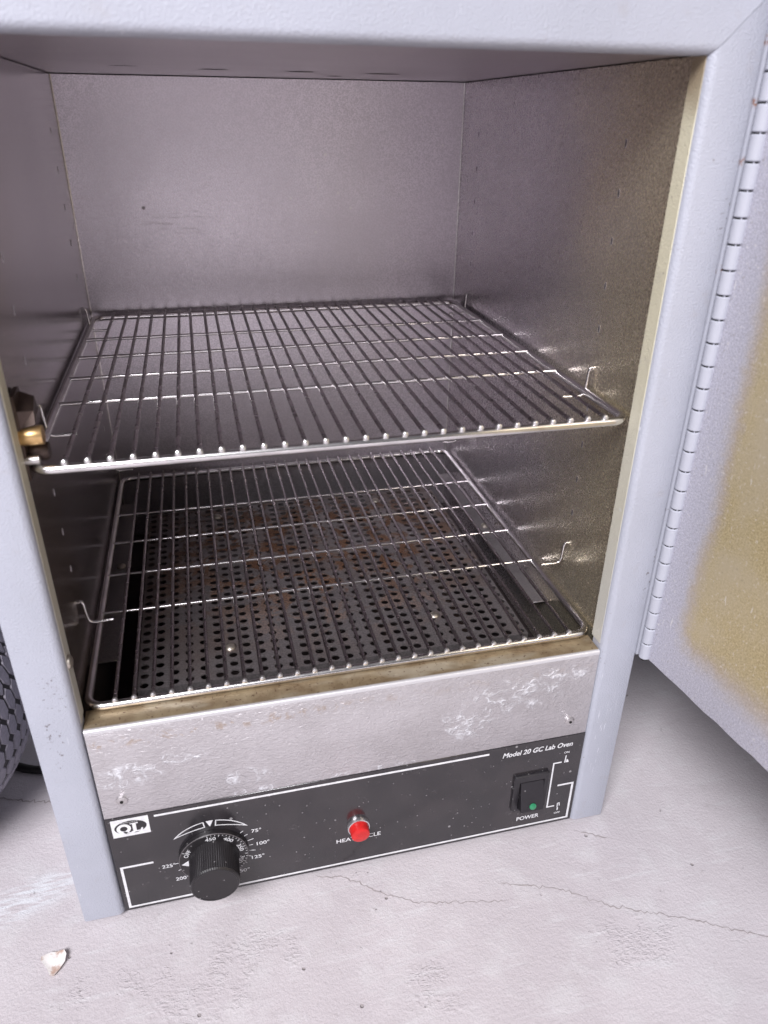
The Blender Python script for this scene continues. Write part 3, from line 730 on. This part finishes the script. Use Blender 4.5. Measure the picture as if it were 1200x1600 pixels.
# ------------------------------------------------------------------ door and hinge
doorang = math.atan2(-0.993, 0.1177)
dm = Matrix.Translation((0.3618, -0.0052, 0.1575)) @ Matrix.Rotation(doorang, 4, 'Z')
DW, DH, DT = 0.376, 0.376, 0.034
door = empty('door'); door.parent = oven; door.matrix_local = dm
dp = bmesh.new(); me = bpy.data.meshes.new('door_panel')
nX, nZ = 40, 40; rnd = random.Random(3); vs = []
for j in range(nZ + 1):
    for i in range(nX + 1):
        x_ = DW * i / nX; z_ = DH * j / nZ; y_ = 0.0
        if j == 0: z_ += rnd.uniform(-0.0006, 0.0004)
        vs.append((x_, y_, z_))
fs = [(j * (nX + 1) + i, j * (nX + 1) + i + 1, (j + 1) * (nX + 1) + i + 1, (j + 1) * (nX + 1) + i) for j in range(nZ) for i in range(nX)]
M_ = MB().add(vs, fs); nb = len(vs)
M_.add([(v[0], 0.0012, v[2]) for v in vs[:nX + 1]], []); M_.f += [(i, nb + i, nb + i + 1, i + 1) for i in range(nX)]
M_.build('inner_panel', M_door, door, 0, fix=False)
bevel_box('door_shell', 0.0006, DW - 0.0006, 0.0014, DT, 0.0006, DH - 0.0006, 0.0012, M_paint, door, 2)
bevel_box('handle', DW - 0.06, DW - 0.03, DT, DT + 0.03, DH / 2 - 0.05, DH / 2 + 0.05, 0.004, M_black, door, 3)

hinge = empty('hinge'); hinge.parent = oven
HX, HY, HR, HP = 0.3604, -0.0040, 0.0037, 0.0127
kn_me = MB().lathe([(HR - 0.0006, 0), (HR, 0.0005), (HR, HP - 0.0014), (HR - 0.0006, HP - 0.0009)], (HX, HY, 0), (0, 0, 1), 18).mesh('knuckle')
for k in range(30):
    o = link('knuckle', kn_me, M_hinge, hinge, 40); o.location = (0, 0, 0.1575 + HP * k)
MB().lathe([(0.0027, 0), (0.0027, 0.383)], (HX, HY, 0.1560), (0, 0, 1), 10).build('pin', M_void, hinge)
# leaves alternate between the post and the door
lf = MB().box(W + P + 0.0002, HX, -0.0004, 0.0012, 0.1575, 0.5375).build('leaf', M_hinge, hinge, 0)
MB().box(0.0, 0.0010, -0.0030, -0.0014, 0.0, 0.380).build('leaf', M_hinge, hinge, 0).matrix_local = Matrix.Translation((0.3618, -0.0052, 0.1575)) @ Matrix.Rotation(doorang, 4, 'Z')

# door catch on the left jamb
catch = empty('door_catch'); catch.parent = oven
bevel_box('bracket', -0.0010, 0.0016, 0.0155, 0.0310, 0.3180, 0.3620, 0.0004, M_darkm, catch, 1)
MB().add([(0.0016, 0.0165, 0.3450), (0.0085, 0.0165, 0.3470), (0.0085, 0.0300, 0.3500), (0.0016, 0.0300, 0.3560),
          (0.0016, 0.0165, 0.3540), (0.0085, 0.0190, 0.3530), (0.0078, 0.0300, 0.3570), (0.0016, 0.0300, 0.3600)],
         [(0, 1, 2, 3), (7, 6, 5, 4), (0, 4, 5, 1), (1, 5, 6, 2), (2, 6, 7, 3), (0, 3, 7, 4)]).build('arm', M_darkm, catch, 0)
MB().lathe([(0.0046, 0), (0.0048, 0.0003), (0.0048, 0.0104), (0.0046, 0.0107)], (0.0000, 0.0185, 0.3408), (1, 0, 0), 20).build('roller', M_brass, catch)
MB().lathe([(0.0048, 0), (0.0048, 0.0075), (0.0040, 0.0090)], (0.0016, 0.0250, 0.3300), (1, 0, 0), 20).build('roller', M_darkm, catch)
MB().lathe([(0.0026, 0), (0.0026, 0.0078), (0.0022, 0.0082)], (-0.0010, 0.0175, 0.3285), (1, 0, 0), 16).build('roller', M_steel, catch)
# small brass stop screw on the left jamb
MB().lathe([(0.0042, 0), (0.0040, 0.0012), (0.0026, 0.0022), (0.0006, 0.0026)], (0.0002, 0.0078, 0.2105), (1, 0, 0), 16).build('stop_screw', M_zinc, oven)

# ------------------------------------------------------------------ wire racks
def round_rect_path(x0, x1, y0, y1, rad, z, n=7):
    o = []
    for cx, cy, a0 in ((x1 - rad, y1 - rad, 0), (x0 + rad, y1 - rad, 90), (x0 + rad, y0 + rad, 180), (x1 - rad, y0 + rad, 270)):
        for k in range(n + 1): o.append((cx + rad * math.cos(R(a0 + 90 * k / n)), cy + rad * math.sin(R(a0 + 90 * k / n)), z))
    return o
RB, RW, RC = 0.0026, 0.00125, 0.0012
rx0_, rx1_, ry0_, ry1_ = -0.0008, 0.3322, 0.0155, 0.3450
frame_me = MB().tube(round_rect_path(rx0_ + RB, rx1_ - RB, ry0_ + RB, ry1_ - RB, 0.010, 0.0), RB, 12, True).mesh('frame')
wz = RB + RW * 0.75
wire_me = MB().tube([(0, ry0_ + 0.0012, wz - 0.0002), (0, ry0_ + 0.004, wz), (0, 0.12, wz), (0, 0.24, wz), (0, ry1_ - 0.0010, wz)], RW, 12).mesh('wire')
cz = wz - RW - RC + 0.0002
cross_me = MB().tube([(rx0_ + 0.0012, 0, cz), (0.10, 0, cz), (0.23, 0, cz), (rx1_ - 0.0012, 0, cz)], RC, 12).mesh('cross_wire')
tip_me = MB().lathe([(0.0010, 0), (0.0017, 0.0006), (0.0018, 0.0016), (0.0015, 0.0024), (0.0006, 0.0029)], (0, ry0_ + 0.0034, wz - 0.0004), (0, -1, 0.12), 10).mesh('weld_tip')
def rack(z, label, tilt=0.0):
    root = empty('wire_rack', (0, tilt, z))
    tag(root, label, 'oven rack', 'wire racks in the oven chamber')
    link('frame', frame_me, M_bar, root)
    for k in range(28):
        w_ = link('wire', wire_me, M_wire, root); w_.location.x = 0.0181 + 0.01095 * k
        w_.rotation_euler = (random.uniform(-0.0012, 0.0012), 0, random.uniform(-0.0034, 0.0034))
        t_ = link('weld_tip', tip_me, M_tip, w_)
    for yy in (0.1135, 0.1635, 0.2130, 0.2630):
        c_ = link('cross_wire', cross_me, M_bar, root); c_.location.y = yy
    return root
rack(0.3233, 'upper chrome wire rack held by clips halfway up the oven chamber', -0.0025)
rack(ZS + 0.0030, 'lower chrome wire rack lying on the brown-stained sill above the perforated plate')

# wire shelf clips hooked into the wall slots
def clip(x_wall, sg, y, ztop, label):
    root = empty('shelf_clip', (x_wall, y, ztop))
    drop = 0.0155 if ztop < 0.3 else 0.0175
    path = [(-0.001 * sg, 0, 0.0), (0.0008 * sg, 0, 0.0014), (0.0020 * sg, 0, 0.0010), (0.0026 * sg, 0, -0.0012), (0.0032 * sg, 0.0002, -drop + 0.004),
            (0.0042 * sg, 0.0003, -drop + 0.0012), (0.0064 * sg, 0.0004, -drop), (0.0130 * sg, 0.0006, -drop), (0.0185 * sg, 0.0006, -drop + 0.0002)]
    MB().tube(path, 0.0010, 12).build('wire', M_bar, root)
    tag(root, label, 'shelf clip', 'wire shelf clips in the chamber walls')
for xw, sg, sd in ((XL, 1, 'left'), (XR, -1, 'right')):
    for y, fr in ((0.0695, 'front'), (0.3060, 'rear')):
        for zt2, up in ((0.3378, 'upper'), (0.2078, 'lower')):
            clip(xw, sg, y, zt2, f'bent wire clip, {fr} {sd}, ' + ('under the upper rack' if up == 'upper' else 'hanging above the lower rack'))

# ------------------------------------------------------------------ other things on the floor
# flake of debris
rnd = random.Random(11)
fl = [(-0.0062, 0.0050), (-0.0020, 0.0066), (0.0008, 0.0060), (0.0046, 0.0056), (0.0060, 0.0030), (0.0058, -0.0004), (0.0040, -0.0040), (0.0016, -0.0072), (-0.0004, -0.0062), (-0.0018, -0.0030), (-0.0044, 0.0006), (-0.0058, 0.0026)]
vs = []; fs = []; rings = (1.0, 0.7, 0.4, 0.12); n = len(fl)
def fz(x, y): return 0.0010 + 55 * (x * 0.8 + y * 0.35) ** 2 + 0.10 * x + 0.0004 * math.sin(900 * x) * math.cos(700 * y)
for q_ in rings:
    for x, y in fl: vs.append((x * q_, y * q_, max(0.0002, fz(x * q_, y * q_) + 0.0004)))
for i in range(3):
    for k in range(n): fs.append((i * n + k, i * n + (k + 1) % n, (i + 1) * n + (k + 1) % n, (i + 1) * n + k))
fs.append(tuple(3 * n + k for k in range(n)))
nb = len(vs); vs += [(x, y, z - 0.00035) for x, y, z in vs]; fs += [tuple(nb + i for i in reversed(f)) for f in fs[:]]
fs += [(k, nb + k, nb + (k + 1) % n, (k + 1) % n) for k in range(n)]
flake = MB().add(vs, fs).build('debris_flake', M_chip, None, 60)
flake.location = (-0.0437, -0.0225, GZ + 0.0003); flake.rotation_euler.z = R(-4); flake.scale = (1.35, 1.2, 1.0)
tag(flake, 'small curled white and brown flake lying on the concrete floor', 'debris')

# power cord
cp_ = [(-0.19, 0.20), (-0.15, 0.178), (-0.118, 0.164), (-0.0977, 0.1575), (-0.0870, 0.1520), (-0.0762, 0.1480), (-0.055, 0.1440), (-0.03, 0.1440), (0.0, 0.150)]
pts = []
for i in range(len(cp_) - 1):
    p0, p1, p2, p3 = [Vector(cp_[max(0, min(len(cp_) - 1, i + d))]) for d in (-1, 0, 1, 2)]
    for k in range(5):
        t = k / 5
        q_ = 0.5 * (2 * p1 + (p2 - p0) * t + (2 * p0 - 5 * p1 + 4 * p2 - p3) * t * t + (3 * p1 - p0 - 3 * p2 + p3) * t ** 3)
        pts.append((q_.x, q_.y, GZ + 0.0034))
cord = MB().tube(pts, 0.0034, 12).build('power_cord', M_rubber)
tag(cord, 'black power cord running along the floor behind the left post', 'cord')

# honeycomb-clad round object left of the oven
BR = 0.110; ball = empty('honeycomb_ball', (-0.170, 0.120, GZ))
tag(ball, 'round black object covered in grey honeycomb pads, left of the oven', 'ball')
sph = MB(); ns, nr = 48, 24; vs = []; fs = []
for j in range(1, nr):
    ph = math.pi * j / nr
    for k in range(ns): vs.append((BR * math.sin(ph) * math.cos(2 * math.pi * k / ns), BR * math.sin(ph) * math.sin(2 * math.pi * k / ns), BR + BR * math.cos(ph)))
for j in range(nr - 2):
    for k in range(ns): fs.append((j * ns + k, (j + 1) * ns + k, (j + 1) * ns + (k + 1) % ns, j * ns + (k + 1) % ns))
fs.append(tuple(range(ns - 1, -1, -1))); fs.append(tuple((nr - 2) * ns + k for k in range(ns)))
sph.add(vs, fs).build('shell', M_hexgap, ball)
hw, hh = 0.0056, 0.0112
hx = []; order = [(0, 1), (0.86, 0.48), (0.86, -0.48), (0, -1), (-0.86, -0.48), (-0.86, 0.48)]
hex_me = MB().add([(a * hw * 0.92, b * hh * 0.90, -0.0010) for a, b in order] + [(a * hw * 0.80, b * hh * 0.82, 0.0006) for a, b in order],
                  [(5, 4, 3, 2, 1, 0)[::-1], (6, 7, 8, 9, 10, 11)[::-1]] + [(k, (k + 1) % 6, (k + 1) % 6 + 6, k + 6) for k in range(6)]).mesh('honeycomb_pad')
bm = bmesh.new(); bm.from_mesh(hex_me); bmesh.ops.recalc_face_normals(bm, faces=bm.faces); bm.to_mesh(hex_me); bm.free()
cells = []
row = 0; lat = -1.25
while lat < 1.25:
    rr_ = BR * math.cos(lat); nn_ = max(6, int(2 * math.pi * rr_ / (hw * 1.80)))
    for k in range(nn_):
        lon = 2 * math.pi * (k + 0.5 * (row % 2)) / nn_ + 0.02 * row
        nv = Vector((math.cos(lat) * math.cos(lon), math.cos(lat) * math.sin(lon), math.sin(lat)))
        pos = Vector((0, 0, BR)) + nv * BR
        wpos = pos + Vector((-0.170, 0.120, GZ)); facing = (Vector((0.0907, -0.3492, 0.4792)) - wpos).normalized().dot(nv)
        cells.append((-(facing > -0.05) * 10 - wpos.x, pos, nv))
    lat += hh * 1.52 / BR; row += 1
cells.sort(key=lambda c: c[0])
rest = MB()
for i, (_, pos, nv) in enumerate(cells):
    zl = nv; yl = (Vector((0, 0, 1)) - zl * zl.z).normalized(); xl_ = yl.cross(zl)
    mm = Matrix((( xl_.x, yl.x, zl.x, pos.x), (xl_.y, yl.y, zl.y, pos.y), (xl_.z, yl.z, zl.z, pos.z), (0, 0, 0, 1)))
    if i < 300:
        o = link('honeycomb_pad', hex_me, M_hex, ball, 0); o.matrix_local = mm
    else:
        rest.add([mm @ v.co for v in hex_me.vertices], [tuple(p.vertices) for p in hex_me.polygons])
ro = rest.build('honeycomb_cladding', M_hex, ball, 0, fix=False); ro['kind'] = 'stuff'
